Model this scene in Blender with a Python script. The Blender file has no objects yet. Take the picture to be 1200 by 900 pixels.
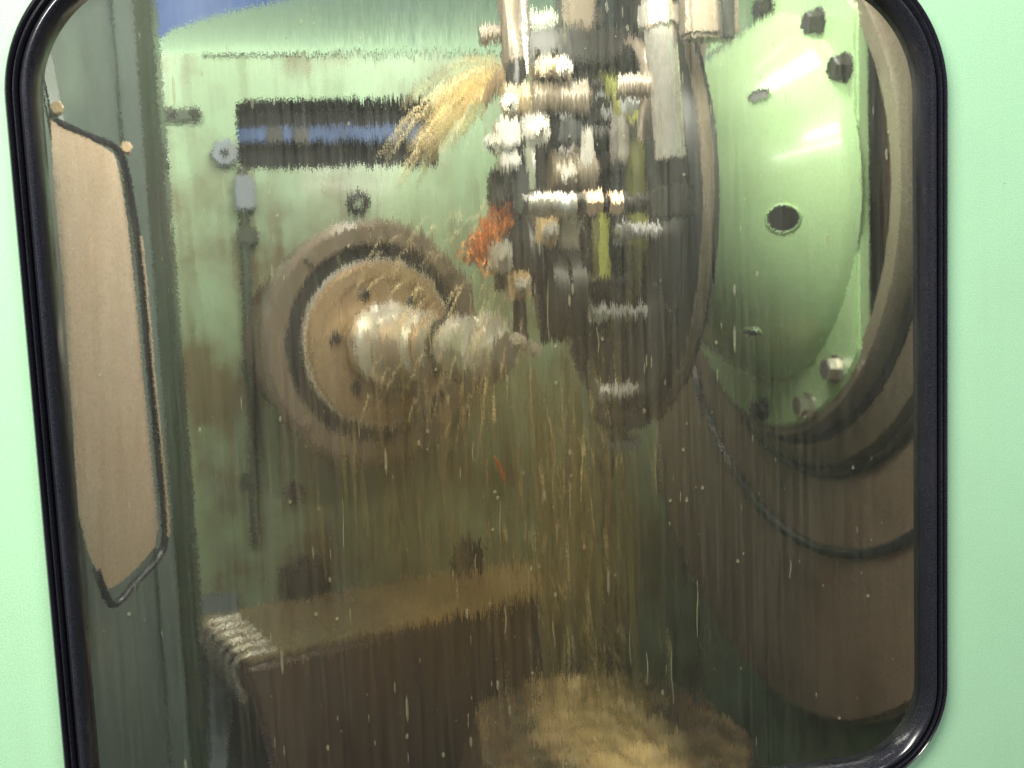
import bpy, bmesh, math, random
from mathutils import Vector, Matrix, noise as mnoise
random.seed(7)
S = bpy.context.scene
COL = S.collection

# ------------------------------------------------------------------ camera
FPX = 1177.0                       # focal length in pixels of the 1200 px wide photograph
YAW, PITCH, ROLL = map(math.radians, (10.0, 5.6, 2.42))
CAM = Vector((0.0, -0.70, 0.0))
FW = Vector((math.sin(YAW)*math.cos(PITCH), math.cos(YAW)*math.cos(PITCH), -math.sin(PITCH)))
_r0 = Vector((math.cos(YAW), -math.sin(YAW), 0)); _u0 = _r0.cross(FW)
UP = _u0*math.cos(ROLL) + _r0*math.sin(ROLL)
RT = _r0*math.cos(ROLL) - _u0*math.sin(ROLL)
cd = bpy.data.cameras.new('camera'); cam = bpy.data.objects.new('camera', cd); COL.objects.link(cam)
cd.sensor_width = 36; cd.lens = 36*FPX/1200; cd.clip_start = 0.01; cd.clip_end = 50
cam.matrix_world = Matrix(((RT.x, UP.x, -FW.x, CAM.x), (RT.y, UP.y, -FW.y, CAM.y), (RT.z, UP.z, -FW.z, CAM.z), (0, 0, 0, 1)))
S.camera = cam
S.render.resolution_x, S.render.resolution_y = 1024, 768

# ------------------------------------------------------------------ world, lamps, exposure
w = bpy.data.worlds.new('World'); S.world = w; w.use_nodes = True
w.node_tree.nodes['Background'].inputs[0].default_value = (0.80, 0.92, 1.0, 1)
w.node_tree.nodes['Background'].inputs[1].default_value = 0.10
S.view_settings.view_transform = 'Standard'; S.view_settings.look = 'None'
S.view_settings.exposure = 0.0; S.view_settings.gamma = 1.0; S.view_settings.use_curve_mapping = False
S.render.engine = 'CYCLES'
S.cycles.max_bounces = 10; S.cycles.transmission_bounces = 8; S.cycles.transparent_max_bounces = 40
S.cycles.sample_clamp_indirect = 4.0

def area(name, loc, aim, sx, sy, power, col):
    l = bpy.data.lights.new(name, 'AREA'); l.shape = 'RECTANGLE'; l.size = sx; l.size_y = sy
    l.energy = power; l.color = col
    o = bpy.data.objects.new(name, l); COL.objects.link(o); o.location = loc
    o.rotation_euler = (Vector(aim)-Vector(loc)).to_track_quat('-Z', 'Y').to_euler()
    return o
# shop fluorescents in front of the machine
area('shop_light', (-0.75, -0.9, 1.0), (-0.25, 0, 0.05), 1.0, 0.3, 58, (1.0, 0.98, 0.86))
area('shop_light', (1.2, -1.5, 1.2), (0.6, 0, -0.2), 1.2, 0.4, 30, (0.98, 1.0, 0.95))
# unseen lamps in the chamber, placed for the interior light and cone highlights
area('unseen_chamber_light', (0.16, 0.040, 0.262), (0.24, 0.55, 0.05), 0.42, 0.014, 1.3, (1.0, 0.95, 0.86))
area('unseen_chamber_light', (0.16, 0.055, 0.315), (0.24, 0.60, 0.05), 0.42, 0.030, 2.6, (1.0, 0.95, 0.86))
area('unseen_chamber_light', (0.04, 0.80, 0.47), (0.06, 0.93, 0.0), 0.50, 0.10, 1.25, (1.0, 0.97, 0.90))  # added to rake the back wall and fade it downwards
area('unseen_chamber_light', (0.22, 0.26, 0.72), (0.24, 0.42, 0.0), 0.30, 0.12, 8.8, (1.0, 0.96, 0.88))

# ------------------------------------------------------------------ helpers
def ray(px, py): return (FW + RT*((px-600)/FPX) - UP*((py-450)/FPX))
def P(px, py, Y):                                     # point of a pixel's ray on the plane y = Y
    d = ray(px, py); return CAM + d*((Y-CAM.y)/d.y)
def PZ(px, py, Z):
    d = ray(px, py); return CAM + d*((Z-CAM.z)/d.z)
def PN(px, py, o, n):
    d = ray(px, py); return CAM + d*((o-CAM).dot(n)/d.dot(n))

WM = {}
def link(o, parent=None, M=None):
    COL.objects.link(o); M = M or Matrix()
    WM[o.name] = M
    if parent is not None:
        o.parent = parent; o.matrix_local = WM[parent.name].inverted() @ M
    else: o.matrix_local = M
    return o
def root(name, loc, label, cat, group=None, kind=None):
    o = bpy.data.objects.new(name, None); o.empty_display_size = .02
    link(o, None, Matrix.Translation(loc)); tag(o, label, cat, group, kind); return o
def tag(o, label=None, cat=None, group=None, kind=None):
    if label: o['label'] = label
    if cat: o['category'] = cat
    if group: o['group'] = group
    if kind: o['kind'] = kind
    return o
def mesh(bm, name, smooth=True, ang=35):
    me = bpy.data.meshes.new(name)
    bmesh.ops.recalc_face_normals(bm, faces=bm.faces)
    bm.to_mesh(me); bm.free()
    if smooth:
        me.polygons.foreach_set('use_smooth', [True]*len(me.polygons))
        me.set_sharp_from_angle(angle=math.radians(ang))
    return me
def part(name, me, mat, parent, M=None):
    if isinstance(me, bmesh.types.BMesh): me = mesh(me, name)
    if mat is not None and not me.materials: me.materials.append(mat)
    return link(bpy.data.objects.new(name, me), parent, M)

def frame(o, axis, up=Vector((0, 0, 1))):            # local z = axis
    z = Vector(axis).normalized(); x = up.cross(z)
    if x.length < 1e-4: x = Vector((1, 0, 0))
    x.normalize(); y = z.cross(x)
    return Matrix(((x.x, y.x, z.x, o[0]), (x.y, y.y, z.y, o[1]), (x.z, y.z, z.z, o[2]), (0, 0, 0, 1)))
def lathe(prof, seg=64, bm=None, M=None, mod=None):
    bm = bm or bmesh.new(); M = M or Matrix(); rings = []
    for i, (r, h) in enumerate(prof):
        if r < 1e-6: rings.append([bm.verts.new(M @ Vector((0, 0, h)))])
        else:
            ring = []
            for k in range(seg):
                a = 2*math.pi*k/seg; rr = r*(mod(i, k) if mod else 1)
                ring.append(bm.verts.new(M @ Vector((rr*math.cos(a), rr*math.sin(a), h))))
            rings.append(ring)
    for A, B in zip(rings, rings[1:]):
        if len(A) == 1 and len(B) == 1: continue
        for k in range(seg):
            if len(A) == 1: bm.faces.new((A[0], B[k], B[(k+1) % seg]))
            elif len(B) == 1: bm.faces.new((A[k], A[(k+1) % seg], B[0]))
            else: bm.faces.new((A[k], A[(k+1) % seg], B[(k+1) % seg], B[k]))
    return bm
def box(x0, x1, y0, y1, z0, z1, bev=.003, bm=None, M=None, seg=2):
    b = bmesh.new(); bmesh.ops.create_cube(b, size=1)
    for v in b.verts: v.co = Vector((x0+(v.co.x+.5)*(x1-x0), y0+(v.co.y+.5)*(y1-y0), z0+(v.co.z+.5)*(z1-z0)))
    if bev: bmesh.ops.bevel(b, geom=b.edges[:], offset=bev, segments=seg, affect='EDGES')
    if M: bmesh.ops.transform(b, matrix=M, verts=b.verts)
    if bm is None: return b
    t = bpy.data.meshes.new('t'); b.to_mesh(t); b.free(); bm.from_mesh(t); bpy.data.meshes.remove(t); return bm
def prism(pts, vec, bev=0.0):                         # polygon (3-D points) given a thickness
    b = bmesh.new(); A = [b.verts.new(p) for p in pts]; B = [b.verts.new(Vector(p)+vec) for p in pts]
    b.faces.new(A); b.faces.new(B[::-1]); n = len(pts)
    for k in range(n): b.faces.new((A[k], B[k], B[(k+1) % n], A[(k+1) % n]))
    bmesh.ops.recalc_face_normals(b, faces=b.faces)
    if bev: bmesh.ops.bevel(b, geom=b.edges[:], offset=bev, segments=2, affect='EDGES')
    return b
def tube(pts, r, seg=10, bm=None, taper=None, caps=True):
    bm = bm or bmesh.new(); pts = [Vector(p) for p in pts]; rings = []; n = len(pts)
    prevx = None
    for i, p in enumerate(pts):
        t = (pts[min(i+1, n-1)]-pts[max(i-1, 0)]).normalized()
        x = (prevx - t*prevx.dot(t)) if prevx else t.orthogonal()
        x.normalize(); prevx = x; y = t.cross(x)
        rr = r*(taper(i/(n-1)) if taper else 1)
        rings.append([bm.verts.new(p+(x*math.cos(2*math.pi*k/seg)+y*math.sin(2*math.pi*k/seg))*rr) for k in range(seg)])
    for A, B in zip(rings, rings[1:]):
        for k in range(seg): bm.faces.new((A[k], A[(k+1) % seg], B[(k+1) % seg], B[k]))
    if caps: bm.faces.new(rings[0][::-1]); bm.faces.new(rings[-1])
    return bm
def curve(ps, n=24):                                  # Catmull-Rom through points
    ps = [Vector(p) for p in ps]; q = [ps[0]*2-ps[1]]+ps+[ps[-1]*2-ps[-2]]; out = []
    for i in range(1, len(q)-2):
        for k in range(n):
            t = k/n; a, b, c, d = q[i-1:i+3]
            out.append(.5*((2*b)+(c-a)*t+(2*a-5*b+4*c-d)*t*t+(3*b-a-3*c+d)*t**3))
    out.append(ps[-1]); return out
def rrect(x0, x1, z0, z1, r, n=16):                   # rounded rectangle loop, counter-clockwise
    out = []
    rt, rb = r if isinstance(r, tuple) else (r, r)
    for cx, cz, a0, r in ((x1-rt, z1-rt, 0, rt), (x0+rt, z1-rt, 90, rt), (x0+rb, z0+rb, 180, rb), (x1-rb, z0+rb, 270, rb)):
        for k in range(n+1):
            a = math.radians(a0+90*k/n); out.append((cx+r*math.cos(a), cz+r*math.sin(a)))
    return out
def holed_sheet(loop, X0, X1, Z0, Z1, y0, y1):        # rectangular sheet with a rounded hole, real thickness
    b = bmesh.new(); cx = sum(p[0] for p in loop)/len(loop); cz = sum(p[1] for p in loop)/len(loop)
    def out(p):
        dx, dz = p[0]-cx, p[1]-cz; t = 1e9
        if dx > 1e-9: t = min(t, (X1-cx)/dx)
        if dx < -1e-9: t = min(t, (X0-cx)/dx)
        if dz > 1e-9: t = min(t, (Z1-cz)/dz)
        if dz < -1e-9: t = min(t, (Z0-cz)/dz)
        return (cx+dx*t, cz+dz*t)
    o = [out(p) for p in loop]
    for c in ((X0, Z0), (X0, Z1), (X1, Z0), (X1, Z1)):  # pull the nearest border point into each corner
        k = min(range(len(o)), key=lambda i: (o[i][0]-c[0])**2+(o[i][1]-c[1])**2); o[k] = c
    L = {}
    for nm, pts in (('i', loop), ('o', o)):
        for y, s in ((y0, 'f'), (y1, 'b')): L[nm+s] = [b.verts.new((p[0], y, p[1])) for p in pts]
    n = len(loop)
    for A, B in (('if', 'of'), ('of', 'ob'), ('ob', 'ib'), ('ib', 'if')):
        for k in range(n): b.faces.new((L[A][k], L[A][(k+1) % n], L[B][(k+1) % n], L[B][k]))
    return b
def hexbolt(af, hh, shank, sl, washer=True):          # head along +z, shank to -z
    b = bmesh.new(); R = af/math.sqrt(3)
    lathe([(0, hh), (R*.86, hh), (R, hh-.12*R), (R, 0), (0, 0)], 6, b)
    if washer: lathe([(0, .0005), (R*1.25, .0005), (R*1.25, -.0025), (0, -.0025)], 20, b)
    if sl: lathe([(shank, 0), (shank, -sl), (0, -sl)], 14, b)
    return mesh(b, 'bolt', ang=30)

# ------------------------------------------------------------------ materials
MATS = {}
class N:
    def __init__(s, name):
        s.m = bpy.data.materials.new(name); s.m.use_nodes = True; s.t = s.m.node_tree; s.t.nodes.clear()
        s.out = s.t.nodes.new('ShaderNodeOutputMaterial')
    def n(s, ty, **kw):
        nd = s.t.nodes.new(ty)
        for k, v in kw.items(): setattr(nd, k, v)
        return nd
    def l(s, a, b): s.t.links.new(a, b)
    def val(s, sock, v):
        if hasattr(v, 'is_linked') or isinstance(v, bpy.types.NodeSocket): s.l(v, sock)
        else: sock.default_value = v
    def math(s, op, a, b=0.0, c=None, clamp=False):
        nd = s.n('ShaderNodeMath', operation=op, use_clamp=clamp)
        s.val(nd.inputs[0], a); s.val(nd.inputs[1], b)
        if c is not None: s.val(nd.inputs[2], c)
        return nd.outputs[0]
    def coord(s, scale=(1, 1, 1), kind='Position'):
        g = s.n('ShaderNodeNewGeometry').outputs['Position'] if kind == 'Position' else s.n('ShaderNodeTexCoord').outputs[kind]
        mp = s.n('ShaderNodeMapping'); mp.inputs['Scale'].default_value = scale; s.l(g, mp.inputs[0]); return mp.outputs[0]
    def noise(s, vec, scale, detail=4, rough=.55, out='Fac'):
        nd = s.n('ShaderNodeTexNoise'); s.l(vec, nd.inputs['Vector']); nd.inputs['Scale'].default_value = scale
        nd.inputs['Detail'].default_value = detail; nd.inputs['Roughness'].default_value = rough
        return nd.outputs[out]
    def ramp(s, f, lo, hi, a=0.0, b=1.0):
        nd = s.n('ShaderNodeMapRange'); s.val(nd.inputs[0], f)
        for i, v in zip((1, 2, 3, 4), (lo, hi, a, b)): nd.inputs[i].default_value = v
        return nd.outputs[0]
    def mix(s, f, a, b):
        nd = s.n('ShaderNodeMix', data_type='RGBA'); s.val(nd.inputs[0], f)
        for i, c in ((6, a), (7, b)):
            if isinstance(c, tuple): nd.inputs[i].default_value = c+(1,)
            else: s.l(c, nd.inputs[i])
        return nd.outputs[2]
def pbr(name, col, rough=.4, metal=0.0, grime=(0.05, 0.035, 0.018), amount=.35, streak=.3, grain=.12, coat=0.0, bump=.15, gscale=9, blotch=None, blotch_amt=.9, chips=False):
    k = N(name); p = k.n('ShaderNodeBsdfPrincipled'); k.l(p.outputs[0], k.out.inputs[0])
    blot = k.noise(k.coord(), gscale, 5, .6)
    run = k.noise(k.coord((70, 70, 4)), 1.0, 4, .6)
    fine = k.noise(k.coord(), 900, 2, .5)
    f = k.math('ADD', k.ramp(blot, .45, .75, 0, amount), k.ramp(run, .5, .8, 0, streak), clamp=True)
    if blotch:                                         # blends towards the grime colour around a point, with a ragged outline
        sp = k.n('ShaderNodeSeparateXYZ'); k.l(k.coord(), sp.inputs[0])
        dx = k.math('DIVIDE', k.math('SUBTRACT', sp.outputs[0], blotch[0]), blotch[2]); dz = k.math('DIVIDE', k.math('SUBTRACT', sp.outputs[2], blotch[1]), blotch[3])
        rr = k.math('SQRT', k.math('ADD', k.math('MULTIPLY', dx, dx), k.math('MULTIPLY', dz, dz)))
        rr = k.math('ADD', rr, k.math('MULTIPLY', k.math('SUBTRACT', k.noise(k.coord((9, 9, 3)), 1.0, 5, .6), .5), 1.1))
        f = k.math('ADD', f, k.ramp(rr, 1.25, .5, 0, blotch_amt), clamp=True)
    c = k.mix(f, col, grime)
    if chips:
        c = k.mix(k.ramp(k.noise(k.coord(), 75, 3, .6), .755, .775, 0, .8), c, (.22, .16, .09))
        c = k.mix(k.ramp(k.noise(k.coord((14, 1, 220)), 1.0, 2, .5), .77, .80, 0, .25), c, (.22, .36, .26))
    g = k.ramp(fine, .3, .7, 1-grain*2.2, 1+grain*2.2)
    sc = k.n('ShaderNodeVectorMath', operation='SCALE'); k.l(c, sc.inputs[0]); k.l(g, sc.inputs['Scale'])
    k.l(sc.outputs[0], p.inputs['Base Color'])
    p.inputs['Metallic'].default_value = metal
    k.l(k.ramp(blot, .3, .7, max(.05, rough-.12), rough+.12), p.inputs['Roughness'])
    p.inputs['Coat Weight'].default_value = coat; p.inputs['Coat Roughness'].default_value = .08
    if bump:
        bp = k.n('ShaderNodeBump'); bp.inputs['Strength'].default_value = bump; bp.inputs['Distance'].default_value = .002
        k.l(k.noise(k.coord(), 120, 3), bp.inputs['Height']); k.l(bp.outputs[0], p.inputs['Normal'])
    MATS[name] = k.m; return k.m
OIL = (0.075, 0.062, 0.024)
M_panel = pbr('mint_door_paint', (.385, .65, .43), .30, amount=.30, streak=.14, grain=.05, bump=.06, grime=(.31, .50, .33), gscale=7, chips=True)
M_rubber = pbr('black_rubber', (.016, .016, .024), .22, amount=.2, streak=.1, grime=(.03, .03, .04), grain=.2, bump=.05, coat=.35)
M_green = pbr('oily_green_paint', (.25, .36, .225), .35, grime=OIL, amount=1.0, streak=.55, coat=.5, grain=.15)
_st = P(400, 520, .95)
M_wall = pbr('blotched_green_wall_paint', (.25, .36, .225), .35, grime=(.105, .088, .036), amount=1.0, streak=.6, coat=.5, grain=.15, blotch=(_st.x, _st.z, .44, .34), blotch_amt=.42, gscale=7)  # browner, darker patch spread around and below the spindle
M_greenlo = pbr('soiled_green_paint', (.035, .055, .030), .45, grime=(.03,.025,.012), amount=.7, streak=.6, coat=.4, grain=.2)
M_greypanel = pbr('grey_green_sheet', (.13, .165, .15), .4, grime=(.07, .08, .06), amount=.4, streak=.4, grain=.15)
M_cover = pbr('pale_green_enamel', (.44, .63, .34), .22, grime=(.26, .38, .16), amount=.25, streak=.2, coat=1.0, grain=.08, bump=.03)
M_top = pbr('pale_green_top', (.40, .58, .38), .4, grime=(.30, .36, .24), amount=.2, streak=.15, grain=.1)
M_blue = pbr('blue_plastic', (.07, .16, .48), .5, grime=(.05, .08, .2), amount=.25, streak=.2)
M_navy = pbr('dark_blue_paint', (.035, .08, .22), .5, grime=(.03, .03, .04), amount=.5, streak=.3)
_wt = PZ(570, 700, -.48)
M_worn = pbr('worn_oily_steel', (.20, .16, .095), .30, .2, grime=(.62, .42, .19), amount=.25, streak=.2, coat=.6, grain=.2, blotch=(_wt.x, _wt.z, .16, .5), blotch_amt=.8)
M_dark = pbr('dark_oily_steel', (.022, .021, .017), .36, .15, grime=(.014, .012, .008), amount=.4, streak=.3, coat=.08)
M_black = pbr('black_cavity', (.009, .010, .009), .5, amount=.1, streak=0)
M_steel = pbr('bright_steel', (.66, .62, .56), .24, .8, grime=(.26, .19, .10), amount=.45, streak=.3, grain=.15, bump=.2)
M_chrome = pbr('polished_steel', (.80, .80, .80), .18, .6, grime=(.3, .25, .18), amount=.2, streak=.2, bump=.08)
M_cast = pbr('grey_brown_casting', (.20, .16, .12), .38, .25, grime=OIL, amount=.5, streak=.4, coat=.4, grain=.2)
M_brown = pbr('brown_oily_casting', (.235, .165, .125), .42, .1, grime=(.06, .05, .02), amount=.5, streak=.4, coat=.25, grain=.25)
M_maroon = pbr('dark_brown_casting', (.085, .048, .034), .45, .1, grime=(.04, .03, .015), amount=.4, streak=.3, coat=.2, grain=.25)
M_bronze = pbr('oily_bronze_steel', (.58, .42, .26), .28, .6, grime=(.24, .14, .06), amount=.5, streak=.4, grain=.2, bump=.25)
M_bright = pbr('wet_bright_steel', (.92, .88, .80), .16, .6, grime=(.35, .27, .16), amount=.3, streak=.25, grain=.1, bump=.2)
M_brass = pbr('brass', (.70, .45, .16), .28, 1.0, grime=(.25, .13, .04), amount=.35, streak=.2)
M_beige = pbr('beige_coated_steel', (.60, .47, .36), .30, .25, grime=(.42, .28, .17), amount=.5, streak=.5, grain=.12, bump=.1, gscale=5, coat=.8)
M_yellow = pbr('yellow_green_brass', (.42, .44, .12), .3, .6, grime=(.22, .18, .05), amount=.5, streak=.5, coat=.5)
M_slate = pbr('slate_floor', (.075, .092, .098), .45, grime=(.03, .04, .05), amount=.5, streak=.3, grain=.25)
_hp = PZ(712, 842, -.52)
M_gold = pbr('pooled_cutting_oil', (.085, .055, .030), .14, .0, grime=(.90, .64, .31), amount=.18, streak=.15, coat=1.0, bump=.22, gscale=14, blotch=(_hp.x, _hp.z, .068, .30))
M_orange = pbr('orange_swarf', (.55, .17, .03), .3, .5, grime=(.30, .12, .04), amount=.8, streak=.2)
M_bluegrey = pbr('blue_grey_metal', (.19, .22, .26), .45, .2, grime=(.10, .09, .06), amount=.4, streak=.3)

def oil_mat(name, col, solid, rough=.12):
    k = N(name)
    tr = k.n('ShaderNodeBsdfTransparent'); tr.inputs[0].default_value = (1.0, .985, .93, 1)
    tl = k.n('ShaderNodeBsdfTranslucent'); tl.inputs[0].default_value = col+(1,)
    df = k.n('ShaderNodeBsdfDiffuse'); df.inputs[0].default_value = col+(1,)
    gl = k.n('ShaderNodeBsdfGlossy'); gl.inputs['Roughness'].default_value = rough; gl.inputs[0].default_value = (1, .95, .85, 1)
    a = k.n('ShaderNodeAddShader'); k.l(tl.outputs[0], a.inputs[0]); k.l(df.outputs[0], a.inputs[1])
    m1 = k.n('ShaderNodeMixShader'); m1.inputs[0].default_value = solid; k.l(tr.outputs[0], m1.inputs[1]); k.l(a.outputs[0], m1.inputs[2])
    fr = k.n('ShaderNodeFresnel'); fr.inputs[0].default_value = 1.45
    m2 = k.n('ShaderNodeMixShader'); k.l(k.math('MULTIPLY', fr.outputs[0], .7), m2.inputs[0]); k.l(m1.outputs[0], m2.inputs[1]); k.l(gl.outputs[0], m2.inputs[2])
    k.l(m2.outputs[0], k.out.inputs[0]); return k.m
M_oil = oil_mat('amber_cutting_oil', (.62, .50, .30), .07)
M_oilg = oil_mat('green_gold_oil', (.52, .46, .20), .03)
M_streak = oil_mat('bright_oil_thread', (.95, .84, .60), .42)
M_sheet = oil_mat('soft_oil_sheet', (.80, .68, .46), .04)
M_drop = oil_mat('clear_oil_drop', (.60, .60, .52), .20, .05)

def glass_mat(name, wavy):
    k = N(name)
    g = k.n('ShaderNodeBsdfGlass'); g.inputs['IOR'].default_value = 1.45; g.inputs['Roughness'].default_value = 0.02 if wavy else 0.0
    g.inputs['Color'].default_value = (.97, .985, .95, 1)
    if not wavy:
        k.l(g.outputs[0], k.out.inputs[0]); return k.m
    # running oil: relief changes fast across the pane, slowly down it
    pos = k.n('ShaderNodeNewGeometry').outputs['Position']
    sx = k.n('ShaderNodeSeparateXYZ'); k.l(pos, sx.inputs[0])
    mid = k.ramp(k.math('ABSOLUTE', k.math('SUBTRACT', sx.outputs[0], .15)), .06, .20, 1.8, .22)
    patch = k.ramp(k.noise(k.coord((1, 1, .5)), 7, 3), .35, .68, .45, 1.25)
    amp = k.math('MULTIPLY', mid, patch)
    a = k.noise(k.coord((420, 1, 26)), 1.0, 2, .5)
    b = k.noise(k.coord((1500, 1, 90)), 1.0, 2, .6)
    c = k.noise(k.coord((110, 1, 14)), 1.0, 2, .5)
    d = k.noise(k.coord((300, 1, 30)), 1.0, 2, .5)
    cz = lambda v, s_: k.math('MULTIPLY', k.math('SUBTRACT', v, .5), s_)
    nz = k.math('ADD', k.math('ADD', cz(a, .055), cz(b, .12)), cz(c, .05))
    nz = k.math('MULTIPLY', nz, amp); gr = k.noise(k.coord(), 1400, 1, .5); nx = k.math('ADD', k.math('MULTIPLY', cz(d, .05), amp), cz(gr, .05)); nz = k.math('ADD', nz, cz(k.noise(k.coord(), 1370, 1, .5), .065))
    cv = k.n('ShaderNodeCombineXYZ'); k.l(nx, cv.inputs[0]); k.l(nz, cv.inputs[2])
    ad = k.n('ShaderNodeVectorMath', operation='ADD'); k.l(k.n('ShaderNodeNewGeometry').outputs['Normal'], ad.inputs[0]); k.l(cv.outputs[0], ad.inputs[1])
    nn = k.n('ShaderNodeVectorMath', operation='NORMALIZE'); k.l(ad.outputs[0], nn.inputs[0])
    k.l(nn.outputs[0], g.inputs['Normal'])
    # thin film of oil: milky at the sides, amber middle doubling as the spray haze
    tl = k.n('ShaderNodeBsdfTranslucent')
    dx = k.math('DIVIDE', k.math('SUBTRACT', sx.outputs[0], .10), .20); dz = k.math('DIVIDE', k.math('SUBTRACT', sx.outputs[2], -.16), .24)
    rr = k.math('SQRT', k.math('ADD', k.math('MULTIPLY', dx, dx), k.math('MULTIPLY', dz, dz)))
    rr = k.math('ADD', rr, k.math('MULTIPLY', k.math('SUBTRACT', k.noise(k.coord((90, 1, 5)), 1.0, 4, .6), .5), .9))
    amber = k.ramp(rr, 1.15, .35, 0, 1)
    k.l(k.mix(amber, (.80, .82, .76), (.74, .56, .33)), tl.inputs[0])
    k.l(k.mix(amber, (.97, .985, .95), (.95, .86, .68)), g.inputs['Color'])
    st = k.noise(k.coord((260, 1, 7)), 1.0, 4, .65); bl = k.noise(k.coord((1, 1, .6)), 6, 3)
    film = k.math('MULTIPLY', k.ramp(st, .35, .8, .03, .17), k.ramp(bl, .35, .7, .6, 1.4))
    ul = k.math('MULTIPLY', k.ramp(sx.outputs[0], .02, -.14, 0, 1), k.ramp(sx.outputs[2], -.06, .14, 0, 1))  # haze put into the film to lighten the upper left
    film = k.math('ADD', film, k.math('MULTIPLY', ul, k.ramp(bl, .3, .7, .04, .16)))
    sp = k.noise(k.coord((1, 1, .55)), 950, 1, .5)
    film = k.math('ADD', film, k.math('MULTIPLY', amber, .085)); film = k.math('ADD', film, k.ramp(sp, .66, .80, 0, .16), clamp=True)
    ms = k.n('ShaderNodeMixShader'); k.l(film, ms.inputs[0]); k.l(g.outputs[0], ms.inputs[1]); k.l(tl.outputs[0], ms.inputs[2])
    k.l(ms.outputs[0], k.out.inputs[0]); return k.m
M_glass = glass_mat('clear_glass', False); M_oilglass = glass_mat('oil_streaked_glass', True)

# ------------------------------------------------------------------ door with gasket and pane
WX0, WX1, WZ0, WZ1 = -.196, .4615, -.404, .233
def WRR(u): return (.104-u, .078-u)
door = root('machine_door', (0.13, 0, -.70), 'mint green painted machine door around the oily rubber-framed window', 'machine door')
part('door_panel', holed_sheet(rrect(WX0+.008, WX1-.008, WZ0+.008, WZ1-.008, WRR(.008)), -.62, .98, -.70, .50, 0, .004), M_panel, door)
def sweep(prof, closed=True):
    b = bmesh.new(); rings = []
    for u, v in prof:
        rings.append([b.verts.new((x, -v, z)) for x, z in rrect(WX0+u, WX1-u, WZ0+u, WZ1-u, WRR(u), 24)])
    n = len(rings[0])
    for A, B in zip(rings, rings[1:]+([rings[0]] if closed else [])):
        for k in range(n): b.faces.new((A[k], A[(k+1) % n], B[(k+1) % n], B[k]))
    return b
def arc(u0, u1, h, v0, n=7): return [(u0+(u1-u0)*i/n, v0+h*math.sin(math.pi*i/n)) for i in range(n+1)]
gp = [(0, -.001), (.0002, .003)]+arc(.0006, .0046, .0040, .0040)+[(.0051, .0030)]+arc(.0055, .0086, .0042, .0044)+[(.0091, .0030)]
gp2 = [(.0095, .0036)]+arc(.0098, .0190, .0062, .0046, 12)[:-1]+[(.0192, .0035), (.0198, -.001), (.0198, -.012), (.0092, -.012)]
gk = part('window_gasket', mesh(sweep(gp+[(.0092, -.003), (.004, -.001)]), 'window_gasket', ang=50), M_rubber, door)
part('locking_strip', mesh(sweep(gp2), 'locking_strip', ang=50), M_rubber, gk)
def pane():
    b = bmesh.new(); lp = rrect(WX0+.015, WX1-.015, WZ0+.015, WZ1-.015, WRR(.015), 16)
    A = [b.verts.new((x, .001, z)) for x, z in lp]; B = [b.verts.new((x, .006, z)) for x, z in lp]; n = len(lp)
    b.faces.new(A); f = b.faces.new(B[::-1]); f.material_index = 1
    for k in range(n): b.faces.new((A[k], B[k], B[(k+1) % n], A[(k+1) % n]))
    me = mesh(b, 'window_pane', False); me.materials.append(M_glass); me.materials.append(M_oilglass); return me
pn = part('window_pane', pane(), None, door)
def droplets():
    b = bmesh.new()
    for i in range(520):
        x = random.uniform(WX0+.03, WX1-.03) if random.random() < .45 else random.gauss(.13, .09)
        z = random.uniform(WZ0+.03, WZ1-.03)
        if not (WX0+.03 < x < WX1-.03): continue
        r = random.choice((.0003, .0004, .0005, .0006, .0012)); L = r*random.choice((1, 1.3, 2, 4, 9))
        M = Matrix.Translation((x, .0062, z)) @ Matrix.Diagonal((r, r*.6, L, 1))
        bmesh.ops.create_icosphere(b, subdivisions=1, radius=1, matrix=M)
    for i in range(22):                                  # runs
        x = random.gauss(.14, .085); x = min(max(x, WX0+.035), WX1-.035); z = random.uniform(-.30, .17); L = random.uniform(.008, .045)
        tube([(x+.0006*math.sin(5*t+i), .0062, z-L*t) for t in [j/8 for j in range(9)]], random.uniform(.0003, .0006), 6, b, lambda t: .5+.5*math.sin(math.pi*t))
    return b
tag(part('oil_droplets', droplets(), M_drop, pn), kind='stuff')

# ------------------------------------------------------------------ chamber
YB = .95
def struct(name, bm, mat, label=None):
    o = part(name, bm, mat, None); tag(o, label, None, None, 'structure'); return o
sl0, sl1 = P(275, 117, YB), P(514, 194, YB)
top = P(400, 63, YB).z
slot = rrect(sl0.x, sl1.x, sl1.z, sl0.z, .016, 8)
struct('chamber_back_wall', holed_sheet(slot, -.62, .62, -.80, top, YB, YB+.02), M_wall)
lw0, lw1 = P(46, 400, .012), P(164, 400, .64)
struct('chamber_side_wall', prism([(lw0.x-.04, .02, -.95), (lw1.x, .64, -.95), (lw1.x, .64, .95), (lw0.x-.04, .02, .95)], Vector((-.015, 0, 0))), M_greypanel)
struct('chamber_floor', box(-.75, 1.4, .03, 1.6, -.81, -.79, 0), M_maroon)
sp0 = P(150, 705, YB-.002); xs = PZ(262, 800, -.52).x
struct('sump_slope', prism([(-.60, YB-.002, sp0.z), (xs, YB-.002, sp0.z), (xs, .30, -.788), (-.60, .30, -.788)], Vector((0, 0, -.012))), M_slate)

# blue sheet behind the machine, seen over the sloped housing top
o = part('blue_partition', box(-.62, .60, 1.50, 1.52, -.788, .95, .004), M_blue, None)
tag(o, 'blue partition sheet behind the green housing top', 'partition')

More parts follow.
